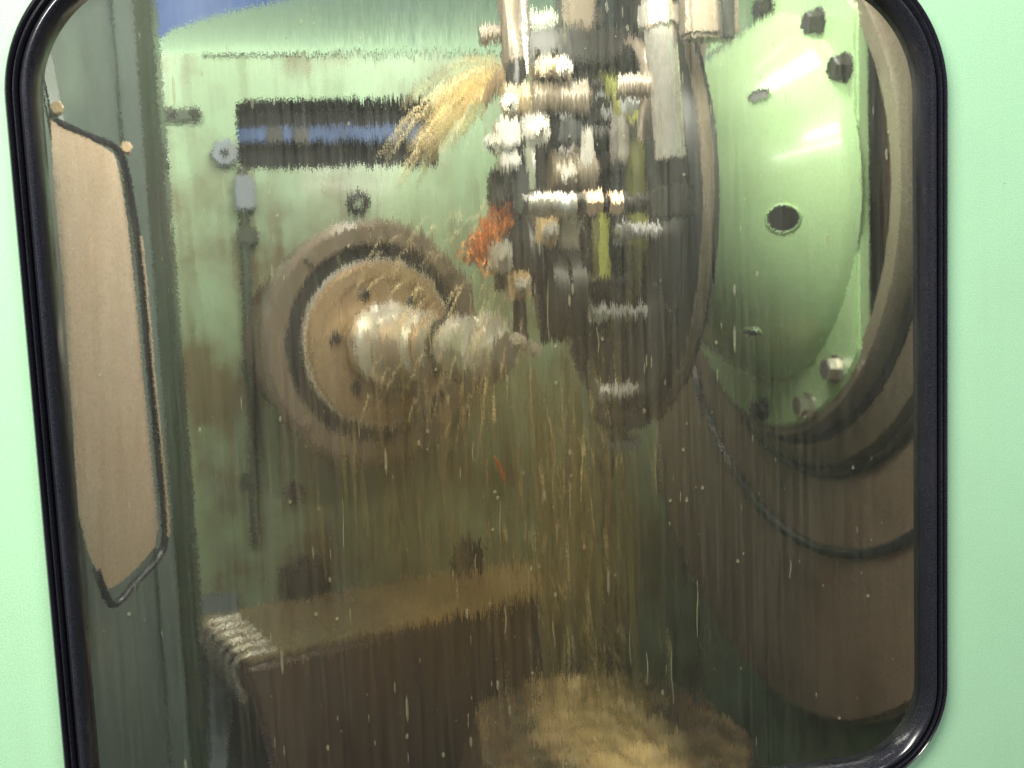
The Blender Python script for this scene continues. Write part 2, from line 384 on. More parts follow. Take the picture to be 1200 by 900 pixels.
# sloped pale housing top above the back wall
hc = root('housing_cover', (.05, YB+.01, top), 'pale green sloped housing top above the slotted back wall', 'cover')
def HT(px, py): t = (63-py)/63; return P(px, py, YB+.004+.30*max(t, 0))
o_ = [(178, 62), (181, 50), (200, 36), (232, 24), (275, 12), (330, 0), (400, -14), (480, -24), (640, -30), (860, -30), (860, 62)]
part('sloped_plate', prism([HT(*p) for p in o_], Vector((0, .006, -.012)), .0015), M_top, hc)
part('seam_strip', tube([P(238, 65, YB-.001), P(400, 64, YB-.001), P(600, 63, YB-.001), P(820, 60, YB-.001)], .0022, 8), M_dark, hc)

# dark slot recess with the blue bar in it
sr = root('slot_recess', (sl0.x, YB+.02, sl1.z), 'long dark slot in the green back wall with a blue bar inside', 'slot')
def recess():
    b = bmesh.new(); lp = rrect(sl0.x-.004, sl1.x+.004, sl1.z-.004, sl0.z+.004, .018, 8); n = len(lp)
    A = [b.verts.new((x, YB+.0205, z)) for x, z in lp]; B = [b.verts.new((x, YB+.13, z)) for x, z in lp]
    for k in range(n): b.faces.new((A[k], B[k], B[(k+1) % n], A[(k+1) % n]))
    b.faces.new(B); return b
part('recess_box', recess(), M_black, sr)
b0, b1 = P(275, 150, YB+.06), P(516, 164, YB+.06)
part('blue_bar', box(b0.x-.004, b1.x+.004, YB+.055, YB+.075, b1.z, b0.z, .003), M_navy, sr)
for px in (322, 352, 470):
    c = P(px, 157, YB+.05); part('bar_clip', box(c.x-.012, c.x+.012, YB+.046, YB+.08, c.z-.014, c.z+.010, .002), M_dark, sr)

# corner post and conduit on the left
a0, a1 = P(150, 60, .63), P(186, 60, .63)
cp = root('corner_post', (a0.x, .63, -.788), 'dark green vertical post in the chamber corner beside the beige guard', 'post')
part('post_body', box(a0.x-.004, a1.x-.004, .622, .68, -.788, .62, .006), M_greenlo, cp)
part('post_flange', box(a0.x-.012, a0.x+.012, .612, .6215, -.788, .62, .002), M_greypanel, cp)
k0 = P(283, 200, YB-.012)
cn = root('conduit', (k0.x, YB, -.5), 'thin dark conduit running down the green wall below the slot', 'conduit')
part('pipe', tube([P(284, 196, YB-.012), P(288, 300, YB-.012), P(294, 450, YB-.012), P(300, 640, YB-.012)], .008, 12), M_greenlo, cn)
q0, q1 = P(274, 206, YB-.02), P(300, 246, YB-.02)
part('junction_plate', box(q0.x, q1.x, YB-.026, YB+.0, q1.z, q0.z, .003), M_bluegrey, cn)
q0, q1 = P(278, 268, YB-.02), P(303, 286, YB-.02)
part('pipe_clip', box(q0.x, q1.x, YB-.024, YB+.0, q1.z, q0.z, .003), M_greenlo, cn)
for y in (430, 560):
    c = P(294, y, YB); part('pipe_clip', box(c.x-.014, c.x+.014, YB-.022, YB, c.z-.010, c.z+.010, .002), M_greenlo, cn)
# round tab left of the slot
c = P(264, 180, YB-.008)
tb = root('latch_knob', (c.x, YB, c.z), 'pale blue grey round knob at the end of the dark slot', 'knob')
part('knob_body', lathe([(0, .016), (.018, .016), (.021, .012), (.021, -.001), (0, -.001)], 32), M_bluegrey, tb, frame((c.x, YB, c.z), (0, -1, 0)))
part('knob_screw', lathe([(0, .019), (.006, .018), (.006, .0155)], 16), M_dark, tb, frame((c.x, YB, c.z), (0, -1, 0)))
# hinge bracket
q0, q1 = P(178, 127, YB-.01), P(236, 142, YB-.01)
br = root('hinge_bracket', (q0.x, YB, q1.z), 'small green bracket with two dark screws left of the slot', 'bracket')
part('bracket_plate', box(q0.x, q1.x, YB-.010, YB, q1.z, q0.z, .002), M_greenlo, br)
SCR = mesh(lathe([(0, .006), (.006, .006), (.008, .003), (.008, -.001), (0, -.001)], 16), 'screw'); SCR.materials.append(M_dark)
for px in (200, 229):
    part('screw', SCR, None, br, frame(P(px, 131, YB-.010), (0, -1, 0)))
# grommet ring
c = P(420, 237, YB)
gr = part('wall_grommet', lathe([(.009, .001), (.009, .008), (.012, .011), (.017, .010), (.019, .004), (.019, -.002)], 32), M_dark, None, frame((c.x, YB, c.z), (0, -1, 0)))
tag(gr, 'small dark ring grommet on the green wall above the round spindle flange', 'grommet')

# ------------------------------------------------------------------ beige guard on the left
YG = .16
gd = root('splash_guard', P(120, 690, YG), 'beige metal splash guard strip with dark rubber edge left of the post', 'guard')
def G(px, py): return P(px, py, YG+.10*(px-60)/130)
gl = [(60, 140), (72, 150), (105, 163), (134, 180), (141, 205), (150, 262), (158, 330), (167, 430), (177, 530), (186, 618), (182, 640), (164, 662), (140, 684), (126, 690), (116, 672), (104, 648), (92, 600), (84, 470), (74, 330), (64, 220)]
ctr = Vector((0, 0, 0))
for p in gl: ctr += G(*p)/len(gl)
gb = bmesh.new(); fr = [gb.verts.new(G(*p)) for p in gl]; bk = [gb.verts.new(G(*p)+Vector((-.003, .012, 0))) for p in gl]
inn = []
for p in gl:
    v = G(*p); v = v+(ctr-v)*.16; v.y -= .004; inn.append(gb.verts.new(v))
n_ = len(gl)
for k in range(n_):
    j = (k+1) % n_; gb.faces.new((fr[k], fr[j], bk[j], bk[k])); gb.faces.new((fr[k], inn[k], inn[j], fr[j]))
gb.faces.new(inn); gb.faces.new(bk[::-1])
part('guard_plate', mesh(gb, 'guard_plate', ang=40), M_beige, gd)
edge = curve([G(64, 142), G(100, 158), G(136, 174), G(148, 206), G(158, 262), G(166, 330), G(175, 430), G(185, 530), G(193, 622), G(186, 652), G(160, 682), G(136, 708), G(124, 700), G(112, 668)], 8)
part('rubber_edge', tube([p+Vector((0, .004, 0)) for p in edge], .0034, 10), M_rubber, gd)
part('edge_lip', tube([p+Vector((.004, -.001, 0)) for p in edge[34:66]], .0012, 8), M_beige, gd)
M_copper = pbr('bare_copper', (.80, .56, .38), .4, .4, grime=(.4, .25, .15), amount=.3)
NUT = hexbolt(.009, .007, .003, .012, False); NUT.materials.append(M_copper)
part('brass_nut', NUT, None, gd, frame(G(67, 128)+Vector((0, .002, 0)), (.2, -1, 0.1)))
part('brass_nut', NUT, None, gd, frame(G(148, 174)+Vector((0, .002, 0)), (.2, -1, 0.1)))
gs = part('guard_bracket', box(-.006, .006, -.004, .004, -.02, .06, .002, None, frame(G(67, 128)+Vector((-.004, .012, -.01)), (-.15, .2, 1))), M_greypanel, gd)

# ------------------------------------------------------------------ cutter head (left) : axis points to the right and to the viewer
ca = math.radians(25); CA = Vector((math.sin(ca), -math.cos(ca), 0))
CC = P(440, 402, YB-.095)
ch = root('cutter_spindle', (CC.x, YB, CC.z), 'round steel cutter spindle with dark groove and bronze face on the green wall', 'spindle')
MC = frame(CC, CA)
ks = (CC-CAM).dot(FW)/FPX
R1 = 143*ks
part('spindle_barrel', lathe([(0, -.16), (R1*.80, -.16), (R1*.80, -.004), (0, -.004)], 72), M_maroon, ch, MC)
part('flange_ring', lathe([(R1*.80, -.01), (R1*.80, .012), (R1*.82, .018), (R1*.95, .018), (R1, .010), (R1, -.012), (R1*.9, -.012)], 96), M_cast, ch, MC)
part('groove_ring', lathe([(R1*.66, -.008), (R1*.66, .004), (R1*.805, .004), (R1*.805, -.008)], 96), M_black, ch, MC)
part('spindle_face', lathe([(0, .030), (R1*.30, .030), (R1*.31, .022), (R1*.52, .022), (R1*.54, .028), (R1*.64, .026), (R1*.67, .018), (R1*.675, -.01)], 96), M_bronze, ch, MC)
BH = hexbolt(.015, .007, .005, 0); BH.materials.append(M_cast)
for k in range(4):
    a = math.radians(40+90*k); part('flange_bolt', BH, None, ch, MC @ Matrix.Translation((R1*.9*math.cos(a), R1*.9*math.sin(a), .0195)))
SK = mesh(lathe([(.0085, .0), (.0085, .007), (.006, .009), (.0045, .009), (.0045, .003), (0, .003)], 20), 'cap_screw'); SK.materials.append(M_dark)
for k in range(6):
    a = math.radians(50+60*k); part('cap_screw', SK, None, ch, MC @ Matrix.Translation((R1*.42*math.cos(a), R1*.42*math.sin(a), .0225)))
arb = part('cutter_arbor', lathe([(.062, .028), (.064, .034), (.064, .060), (.054, .066), (.047, .068), (.047, .140), (.050, .144), (.050, .165), (.043, .170), (.043, .250), (.036, .258), (.036, .330), (.030, .336), (.022, .352), (0, .354)], 64), M_bright, ch, MC)
for z_, m_ in ((.182, M_bronze), (.228, M_dark)):
    part('arbor_ring', lathe([(.0432, z_), (.0475, z_+.002), (.0475, z_+.010), (.0432, z_+.012)], 64), m_, arb, MC)
part('collet_nut', mesh(lathe([(.036, .288), (.044, .290), (.046, .294), (.046, .316), (.042, .322), (.036, .324)], 12), 'collet_nut', ang=20), M_bright, arb, MC)
part('edge_highlight_ring', lathe([(R1*.655, .016), (R1*.665, .0225), (R1*.68, .0225), (R1*.69, .014)], 96), M_bright, ch, MC)  # bright ring added to stand in for the face edge highlight

# ------------------------------------------------------------------ work head (right): axis along e1
al = math.radians(2.0)
E1 = Vector((math.cos(al), math.sin(al), 0)); E2 = Vector((-math.sin(al), math.cos(al), 0)); E3 = Vector((0, 0, 1))
O = P(712, 243, .42)
def W(s, u, w_): return O+E1*s+E2*u+E3*w_
def MW(s=0): return frame(W(s, 0, 0), -E1)           # local z points left, out of the work head
def onS(px, py, s): return PN(px, py, W(s, 0, 0), E1)
kf = (O-CAM).dot(FW)/FPX
RF = 254*kf
# find s of the cover from its pixel on the axis line
def s_of(px, py=245):
    d = ray(px, py); # closest approach in plan between ray and axis
    A = O-CAM; den = d.x*E1.y-d.y*E1.x; t = (A.x*E1.y-A.y*E1.x)/den; p = CAM+d*t; return (p-O).dot(E1)
SC = s_of(893); RC = 262*((W(SC, 0, 0)-CAM).dot(FW)/FPX)
wh = root('work_head', W(SC+.1, 0, -.9), 'brown work head casting with bolted round pale green cover', 'work head')
# body plate with large rounded lower corner
SB = SC+.055
far = onS(752, 560, SB); bot = onS(965, 862, SB)
uf = (far-O).dot(E2); wb = (bot-O).dot(E3)
un = -(W(SB, 0, 0).y-.035)/math.cos(al)
def body():
    r = (uf-un)/2; pts = [(un, .46), (uf, .46)]
    for k in range(41):
        a = math.pi*k/40; pts.append((uf-r+r*math.cos(a), wb+r-r*math.sin(a)))
    return prism([W(SB, u, w_) for u, w_ in pts], E1*.35, .006)
part('head_casting', body(), M_brown, wh)
part('head_base', box(-.5, .5, -.5, .5, -.5, .5, 0, None, Matrix.Translation(W(SB+.30, (uf+un)/2, (wb-.788-O.z)/2+.01)) @ Matrix.Rotation(al, 4, 'Z') @ Matrix.Diagonal((.46, (uf-un)*.9, abs(-.788-O.z-wb)+.05, 1))), M_green, wh)
R2 = 302*((W(SC+.02, 0, 0)-CAM).dot(FW)/FPX)
part('bearing_ring', lathe([(RC*.96, .050), (RC*1.035, .052), (RC*1.05, .046), (RC*1.05, .030), (R2*.97, .026), (R2*1.02, .016), (R2*1.03, .004), (R2*1.03, -.002)], 128), M_cast, wh, MW(SB))
part('oil_groove', lathe([(RC*1.052, .0315), (RC*1.085, .0315), (RC*1.085, .027)], 128), M_black, wh, MW(SB))
part('ring_lip', lathe([(R2*1.06+.006*math.cos(a), .004+.006*math.sin(a)) for a in [math.pi*2*k/12 for k in range(13)]], 128), M_dark, wh, MW(SB))
hr = 408*((W(SB, 0, 0)-CAM).dot(FW)/FPX)
part('seal_ring', lathe([(hr+.0065*math.cos(a), .003+.0065*math.sin(a)) for a in [math.pi*2*k/12 for k in range(13)]], 128), M_rubber, wh, MW(SB))
# cover: disc with a flat cut on its far side
cut = (onS(1003, 250, SC)-O).dot(E2)
def cover():
    pts = []
    for k in range(120):
        a = 2*math.pi*k/120; u = RC*math.cos(a); w_ = RC*math.sin(a)
        pts.append(W(SC, max(u, -abs(cut)), w_))
    return prism(pts, E1*.016, .003)
cv = part('round_cover', mesh(cover(), 'round_cover', ang=30), M_cover, wh)
cone = part('cone_housing', lathe([(RC*.80, -.001), (RC*.79, .010), (RC*.775, .016), (RC*.40, SC-.032), (RC*.39, SC-.0305)], 128), M_cover, wh, MW(SC))
CB = hexbolt(.021, .013, .006, 0); CB.materials.append(M_dark)
CB2 = hexbolt(.021, .013, .006, 0); CB2.materials.append(M_steel)
for px, py, m in ((897, 12, CB), (956, 27, CB), (987, 80, CB), (978, 432, CB2), (945, 475, CB2), (893, 480, CB)):
    part('cover_bolt', m, None, cv, frame(onS(px, py, SC-.002), -E1) @ Matrix.Rotation(random.random(), 4, 'Z'))
# pockets in the cone
CA0, CA1, CL = RC*.775, RC*.40, SC-.048
def cone_hit(px, py):
    d = ray(px, py).normalized(); t = .3
    while t < 3:
        p = CAM+d*t; h = -(p-W(SC, 0, 0)).dot(E1); q = (p-W(SC, 0, 0))+E1*h; r = q.length
        rc = CA0+(CA1-CA0)*(h-.016)/CL
        if 0 < h < SC-.02 and r < rc: break
        t += .0005
    n = (q.normalized()*CL+(-E1)*(CA0-CA1)).normalized(); return p, n
for px, py, r, st in ((889, 113, .0085, .75), (917, 256, .0125, 1.0), (881, 388, .0075, .7)):
    p, n = cone_hit(px, py); Mh = frame(p, n) @ Matrix.Diagonal((1.25, st, 1, 1))
    h = part('cover_hole', lathe([(r*1.1, -.003), (r*1.1, .0010), (r, .0016), (r*.95, .0010), (0, .0008)], 28), M_black, cone, Mh)
    part('hole_rim', lathe([(r*1.0, .0012), (r*1.08, .0030), (r*1.18, .0016), (r*1.2, -.003)], 28), M_cover, h, Mh)

# faceplate
fp = root('face_plate', O, 'large dark steel face plate turned edge-on, with clamping bolts', 'face plate')
part('plate_disc', lathe([(0, .0), (RF*.35, .0), (RF*.36, .006), (RF*.62, .006), (RF*.63, .0), (RF*.95, .0), (RF*.97, .004), (RF*.99, .002), (RF, -.006), (RF, -.026), (RF*.97, -.030), (0, -.030)], 128), M_black, fp, MW())
rim_ = part('rim_band', lathe([(RF*1.0005, -.010), (RF*1.006, -.011), (RF*1.006, -.020), (RF*1.0005, -.022)], 128), M_cast, fp, MW())
slotb = mesh(box(-.008, .008, RF*.66, RF*.93, .0003, .0025, .0006), 'radial_slot'); slotb.materials.append(M_black)
for k in range(8):
    part('radial_slot', slotb, None, fp, MW() @ Matrix.Rotation(math.radians(12+45*k), 4, 'Z'))
HB = hexbolt(.019, .013, .0075, .05, False); HB.materials.append(M_chrome)
for px, py in ((697, 366), (703, 459), (727, 272), (735, 120)):
    s = -.055 if px < 700 else -.040
    q = onS(px, py, s)
    part('clamp_bolt', HB, None, fp, frame(q+E1*.008, -E1))
def jaw(px0, px1, py0, py1, s0, s1, mat, name):
    a, b_ = onS(px0, py0, s0), onS(px1, py1, s0)
    u0, u1 = sorted(((a-O).dot(E2), (b_-O).dot(E2))); w0, w1 = sorted(((a-O).z, (b_-O).z))
    Mx = Matrix(((E1.x, E2.x, 0, O.x), (E1.y, E2.y, 0, O.y), (0, 0, 1, O.z), (0, 0, 0, 1)))
    return part(name, box(s0, s1, u0, u1, w0, w1, .004, None, Mx), mat, fp)
jaw(690, 716, 478, 506, -.045, .0, M_dark, 'clamp_jaw'); jaw(694, 716, 507, 530, -.040, -.002, M_bluegrey, 'clamp_foot')

# workpiece : bevel gear blank on its arbor
wk = root('steel_gear', W(-.03, 0, 0), 'dark oily toothed gear with bright hub on the face plate under the oil jets', 'gear')
T = 34
def tooth(i, k):
    ph = (k % 8)/8; return 1.0 if i in (0, 6, 7) else (1.0 if ph < .44 else .925)
SQ = Matrix.Diagonal((1, 1, .72, 1))
part('backing_plate', lathe([(RF*.60, -.001), (RF*.60, .020), (RF*.57, .024), (RF*.30, .024)], 96), M_yellow, wk, MW(-.006) @ SQ)
part('gear_rim', mesh(lathe([(RF*.40, .024), (RF*.56, .026), (RF*.605, .034), (RF*.60, .052), (RF*.50, .082), (RF*.46, .085), (RF*.40, .080), (RF*.30, .076)], T*8, mod=tooth), 'gear_rim', ang=25), M_dark, wk, MW(-.006) @ SQ)
part('hub_ring', lathe([(RF*.47, .078), (RF*.47, .086), (RF*.44, .089), (RF*.44, .106), (RF*.40, .110), (RF*.22, .110)], 72), M_bright, wk, MW(-.006) @ SQ)
part('clamp_washer', lathe([(RF*.34, .108), (RF*.34, .136), (RF*.31, .140), (RF*.15, .140)], 72), M_bright, wk, MW(-.006) @ SQ)
part('clamp_nut', mesh(lathe([(RF*.19, .138), (RF*.19, .158), (RF*.175, .161), (RF*.09, .161)], 6), 'clamp_nut', ang=20), M_dark, wk, MW(-.006) @ SQ)
part('arbor_end', lathe([(RF*.09, .158), (RF*.09, .176), (RF*.07, .180), (0, .180)], 40), M_chrome, wk, MW(-.006) @ SQ)

# ------------------------------------------------------------------ coolant manifold over the gear
YM = .34
mn = root('coolant_manifold', P(690, -60, YM), 'grey and black coolant manifold block with pipes above the gear blank', 'manifold')
def pbox(name, x0, x1, y0, y1, Y0, Y1, mat, par, bev=.004):
    a, b_ = P(x0, y0, Y0), P(x1, y1, Y0)
    return part(name, box(a.x, b_.x, Y0, Y1, b_.z, a.z, bev), mat, par)
pbox('manifold_block', 612, 757, 32, 72, YM, YM+.09, M_dark, mn)
pbox('manifold_rib', 700, 712, 5, 32, YM+.01, YM+.05, M_dark, mn)
pbox('manifold_cap', 606, 655, 12, 32, YM+.005, YM+.07, M_steel, mn)
pbox('manifold_cap', 656, 700, -120, 33, YM+.03, YM+.08, M_cast, mn)
pbox('manifold_beam', 560, 900, -150, -100, YM+.02, YM+.10, M_cast, mn)
part('standpipe', tube([P(592, -120, YM+.01), P(597, 20, YM+.01), P(603, 62, YM+.01), P(606, 92, YM+.01)], .013, 16), M_cast, mn)
part('standpipe', tube([P(611, -120, YM+.0), P(614, 50, YM+.0), P(618, 88, YM+.0)], .006, 12), M_steel, mn)
part('side_elbow', tube([P(562, 42, YM+.02), P(580, 40, YM+.02), P(600, 40, YM+.02)], .010, 14), M_cast, mn)
part('delivery_pipe', tube(curve([P(764, -125, YM+.04), P(766, -60, YM-.15), P(768, -30, YM-.18), P(772, 30, YM-.18), P(778, 90, YM-.175), P(783, 150, YM-.17), P(786, 186, YM-.17)], 6), .0135, 20), M_steel, mn)
part('pipe_collar', lathe([(.0136, -.010), (.017, -.008), (.017, .008), (.0136, .010)], 28), M_steel, mn, frame(P(770, 20, YM-.18), P(772, 30, YM-.18)-P(768, -30, YM-.18)))
part('cross_pipe', tube([P(722, 102, YM-.16), P(750, 101, YM-.165), P(775, 100, YM-.17)], .0105, 16), M_cast, mn)
part('elbow_pipe', tube(curve([P(735, 50, YM+.01), P(748, 56, YM-.08), P(758, 80, YM-.12), P(756, 130, YM-.12), P(752, 168, YM-.12)], 6), .007, 14), M_cast, mn)
part('nozzle', lathe([(.012, 0), (.012, .028), (.008, .040), (.006, .052), (.0035, .052), (.003, .03)], 24), M_bronze, mn, frame(P(606, 78, YM+.01), P(575, 110, YM+.03)-P(606, 78, YM+.01)))
part('nozzle', lathe([(.011, 0), (.011, .024), (.007, .036), (.0035, .036), (.003, .02)], 24), M_steel, mn, frame(P(735, 70, YM+.03), (0, .1, -1)))
pbox('side_bracket', 802, 868, -110, 42, YM-.20, YM-.17, M_cast, mn)
part('bracket_arm', box(-.02, .02, 0, .26, -.02, .02, .003, None, Matrix.Translation(P(835, -100, YM-.19))), M_cast, mn)
pbox('bracket_edge', 842, 862, -50, 45, YM-.208, YM-.2005, M_dark, mn, .002)
# clamp fixture around the gear: stacked steel blocks, studs and nuts
fx = root('clamp_fixture', P(640, 70, .26), 'cluster of shiny steel clamp blocks and studs stacked in front of the gear', 'fixture')
YF = .245
FIX = [('clamp_block', 582, 612, 138, 172, 0, 'b'), ('clamp_block', 586, 612, 178, 197, .005, 'b'), ('clamp_plate', 612, 646, 134, 168, .012, 'b'),
       ('clamp_block', 655, 682, 138, 168, .004, 'd'), ('clamp_plate', 680, 698, 148, 196, .010, 'b'), ('clamp_body', 622, 694, 92, 132, .016, 'c'),
       ('clamp_body', 645, 702, 176, 226, .014, 'c'), ('clamp_post', 576, 594, 196, 240, .030, 'd'), ('clamp_post', 600, 622, 196, 250, .018, 'd'),
       ('clamp_body', 612, 640, 250, 345, .010, 'd'), ('clamp_plate', 628, 656, 250, 288, .000, 'w'), ('clamp_body', 640, 690, 290, 398, .020, 'd'),
       ('clamp_plate', 574, 602, 282, 318, .016, 's'), ('clamp_post', 702, 716, 250, 330, .008, 'g'), ('clamp_block', 724, 742, 262, 276, -.01, 's'),
       ('clamp_block', 596, 624, 318, 350, .006, 'w'), ('clamp_plate', 618, 636, 402, 418, .0, 's'), ('clamp_post', 724, 740, 130, 190, -.02, 's'),
       ('clamp_block', 628, 668, 66, 88, .006, 'w'), ('clamp_body', 590, 626, 96, 134, .022, 'w')]
FM = dict(b=M_bright, d=M_black, c=M_cast, w=M_worn, s=M_steel, g=M_yellow)
for nm, x0, x1, y0, y1, dy, m in FIX:
    a, b_ = P(x0, y0, YF+dy), P(x1, y1, YF+dy)
    if nm == 'clamp_body':                            # turned bodies lying across
        R_ = (a.z-b_.z)/2; L_ = b_.x-a.x
        part(nm, lathe([(0, 0), (R_*.8, 0), (R_, R_*.15), (R_, L_*.42), (R_*.9, L_*.46), (R_*.9, L_*.54), (R_, L_*.58), (R_, L_-.002), (R_*.85, L_), (0, L_)], 40), FM[m], fx, frame(Vector((a.x, YF+dy+R_*.8, (a.z+b_.z)/2)), (1, 0, 0)))
    else:
        part(nm, box(a.x, b_.x, YF+dy, YF+dy+.035, b_.z, a.z, .0035), FM[m], fx)
STD = hexbolt(.011, .008, .004, .03); STD.materials.append(M_steel)
for px, py in ((597, 120), (632, 150), (668, 204), (590, 300), (645, 270), (612, 334), (735, 150), (660, 78), (606, 398), (575, 168)):
    part('stud_nut', STD, None, fx, frame(P(px, py, YF-.002), (-.35, -1, .15)) @ Matrix.Rotation(px, 4, 'Z'))
part('fixture_bar', tube([P(640, 60, YF+.05), P(642, 240, YF+.05), P(646, 400, YF+.05)], .012, 14), M_dark, fx)
for py_ in (160, 232, 330):
    part('tie_bar', tube([P(580, py_, YF+.042), P(740, py_, YF+.042)], .009, 12), M_dark, fx)
part('fixture_bar', tube([P(604, 72, YF+.045), P(606, 240, YF+.045), P(610, 405, YF+.045)], .008, 14), M_dark, fx)

# horizontal coolant pipe across the gear
YP = .14
hp = root('coolant_pipe', P(835, 240, YP), 'dark horizontal coolant pipe with copper fittings crossing in front of the gear', 'pipe')
part('pipe_body', tube([P(610, 240, YP), P(700, 239, YP), P(824, 236, YP+.05)], .0085, 18), M_dark, hp)
part('pipe_tip', lathe([(.0088, -.010), (.0115, -.008), (.0115, .004), (.0088, .012), (.0062, .014)], 20), M_steel, hp, frame(P(634, 240, YP), P(610, 240, YP)-P(634, 240, YP)))
part('pipe_tip', lathe([(.0088, -.010), (.0105, -.008), (.0105, .008), (.0088, .010)], 20), M_chrome, hp, frame(P(660, 240, YP), P(610, 240, YP)-P(634, 240, YP)))
part('copper_fitting', mesh(lathe([(.0088, -.008), (.0112, -.007), (.0112, .007), (.0088, .008)], 6), 'fit', ang=20), M_copper, hp, frame(P(694, 238, YP), (1, 0, 0)))
part('copper_fitting', mesh(lathe([(.0088, -.006), (.0108, -.005), (.0108, .005), (.0088, .006)], 6), 'fit', ang=20), M_copper, hp, frame(P(720, 238, YP), (1, 0, 0)))
part('pipe_block', box(-.020, .020, -.012, .016, -.015, .013, .003, None, Matrix.Translation(P(786, 236, YP+.012))), M_dark, hp)

# drain tube below the jaw
dt = root('drain_tube', P(713, 700, .42), 'thin dark tube hanging below the clamp foot', 'tube')
part('tube_body', tube([P(709, 520, .40), P(711, 600, .41), P(713, 700, .43), P(714, 760, .45)], .0062, 12), M_dark, dt)
part('tube_nut', mesh(lathe([(.006, -.012), (.012, -.011), (.012, .011), (.006, .012)], 6), 'tn', ang=20), M_dark, dt, frame(P(709, 545, .402), (0, 0, 1)))

# ------------------------------------------------------------------ bed and tray
ZB = -.485
ba = math.radians(20); BE = Vector((math.cos(ba), math.sin(ba), 0)); BN = Vector((-math.sin(ba), math.cos(ba), 0))
B0 = PZ(288, 782, ZB)
bd = root('slide_bed', B0+Vector((.2, .1, -.788-ZB)), 'brown slide bed with light worn top edge below the spindle', 'machine bed')
top_poly = [B0, B0+BE*.62, B0+BE*.62+BN*.22, B0+BN*.24-BE*.02]
zdn = -.788-ZB
bb = bmesh.new()
tv = [bb.verts.new(p) for p in top_poly]; lo = [B0+BE*.055+BN*.0, B0+BE*.62, B0+BE*.62+BN*.22, B0+BN*.24+BE*.05]
lv = [bb.verts.new(p+Vector((0, 0, zdn))) for p in lo]
bb.faces.new(tv); bb.faces.new(lv[::-1])
for k in range(4): bb.faces.new((tv[k], lv[k], lv[(k+1) % 4], tv[(k+1) % 4]))
bmesh.ops.recalc_face_normals(bb, faces=bb.faces); bmesh.ops.bevel(bb, geom=bb.edges[:], offset=.006, segments=3, affect='EDGES')
part('bed_body', bb, M_maroon, bd)
wp = prism([p+Vector((0, 0, .0005)) for p in (B0+BE*.004+BN*.004, B0+BE*.60+BN*.004, B0+BE*.60+BN*.21, B0+BN*.23-BE*.012)], Vector((0, 0, .008)), .003)
part('way_strip', wp, M_worn, bd)
for k in range(6):                                    # folds of the way cover at the corner
    p0 = B0+BN*(.012+.034*k)-BE*.006
    part('cover_fold', tube(curve([p0+BE*.05+Vector((0, 0, .012)), p0+BE*.01+Vector((0, 0, .012)), p0-BE*.008+Vector((0, 0, -.004)), p0+BE*.004+Vector((0, 0, -.05))], 5), .0045, 8), M_steel, bd)
def stand(name, px0, px1, py0, py1, label, stem=True):
    base = PZ((px0+px1)/2, py1, ZB+.009); kk = (base-CAM).dot(FW)/FPX; w_ = (px1-px0)*kk*.5; h = (py1-py0)*kk
    r = root(name, base, label, 'block')
    Mx = Matrix.Translation(base) @ Matrix.Rotation(ba, 4, 'Z')
    part('block_body', box(-w_, w_, -.018, .018, -.002, h, .004, None, Mx), M_dark, r)
    if stem: part('block_stud', lathe([(.008, h-.002), (.008, h+.014), (0, h+.015)], 14), M_dark, r, Mx)
stand('clamp_block', 330, 386, 660, 694, 'dark square clamp block with a stud on the bed top')
stand('stop_block', 238, 277, 650, 680, 'small dark stop block at the bed rear near the conduit', False)
stand('guide_block', 528, 566, 636, 668, 'dark guide block on the bed beside the falling oil')
c = P(345, 576, YB)
kn = root('clamping_knob', c, 'small dark knob on the wall below the spindle flange', 'knob')
part('knob_body', lathe([(.006, 0), (.006, .02), (.013, .022), (.014, .03), (.010, .036), (0, .036)], 20), M_dark, kn, frame(c, (0, -1, 0)))
part('knob_base', lathe([(0, .004), (.016, .004), (.016, -.001), (0, -.001)], 20), M_dark, kn, frame(c, (0, -1, 0)))

# heap of oil-soaked chips where the streams land
ZT = -.52
hq = PZ(712, 842, ZT); kh = (hq-CAM).dot(FW)/FPX
tr = root('oil_pool', hq+Vector((0, 0, -.788-ZT)), 'wet glossy golden oil pooled over metal chips under the falling oil', 'oil pool')
def heap():
    b = bmesh.new(); nr, ns = 60, 120; rings = []
    for i in range(nr+1):
        t = i/nr; ring = []
        for k in range(ns):
            a = 2*math.pi*k/ns; v = Vector((math.cos(a), math.sin(a), 0))
            r = t*(200*kh)*(1+.16*mnoise.noise(v*1.7+Vector((3, 1, 0))))
            x, y = v.x*r, v.y*r*1.25
            h = .016*(1-t*t)-.10*max(0, t-.8)/.2+.007*mnoise.noise(Vector((x, y, 0))*30)+.003*mnoise.noise(Vector((x, y, 2))*60)
            ring.append(b.verts.new(hq+Vector((x, y, max(h-.03, -.788-ZT)))))
        rings.append(ring)
    for A, B in zip(rings, rings[1:]):
        for k in range(ns):
            if A is rings[0]: b.faces.new((A[0], B[k], B[(k+1) % ns])) if k >= 0 else None
            else: b.faces.new((A[k], A[(k+1) % ns], B[(k+1) % ns], B[k]))
    bmesh.ops.remove_doubles(b, verts=b.verts, dist=1e-5)
    return b
part('pool_surface', mesh(heap(), 'pool_surface', ang=180), M_gold, tr)
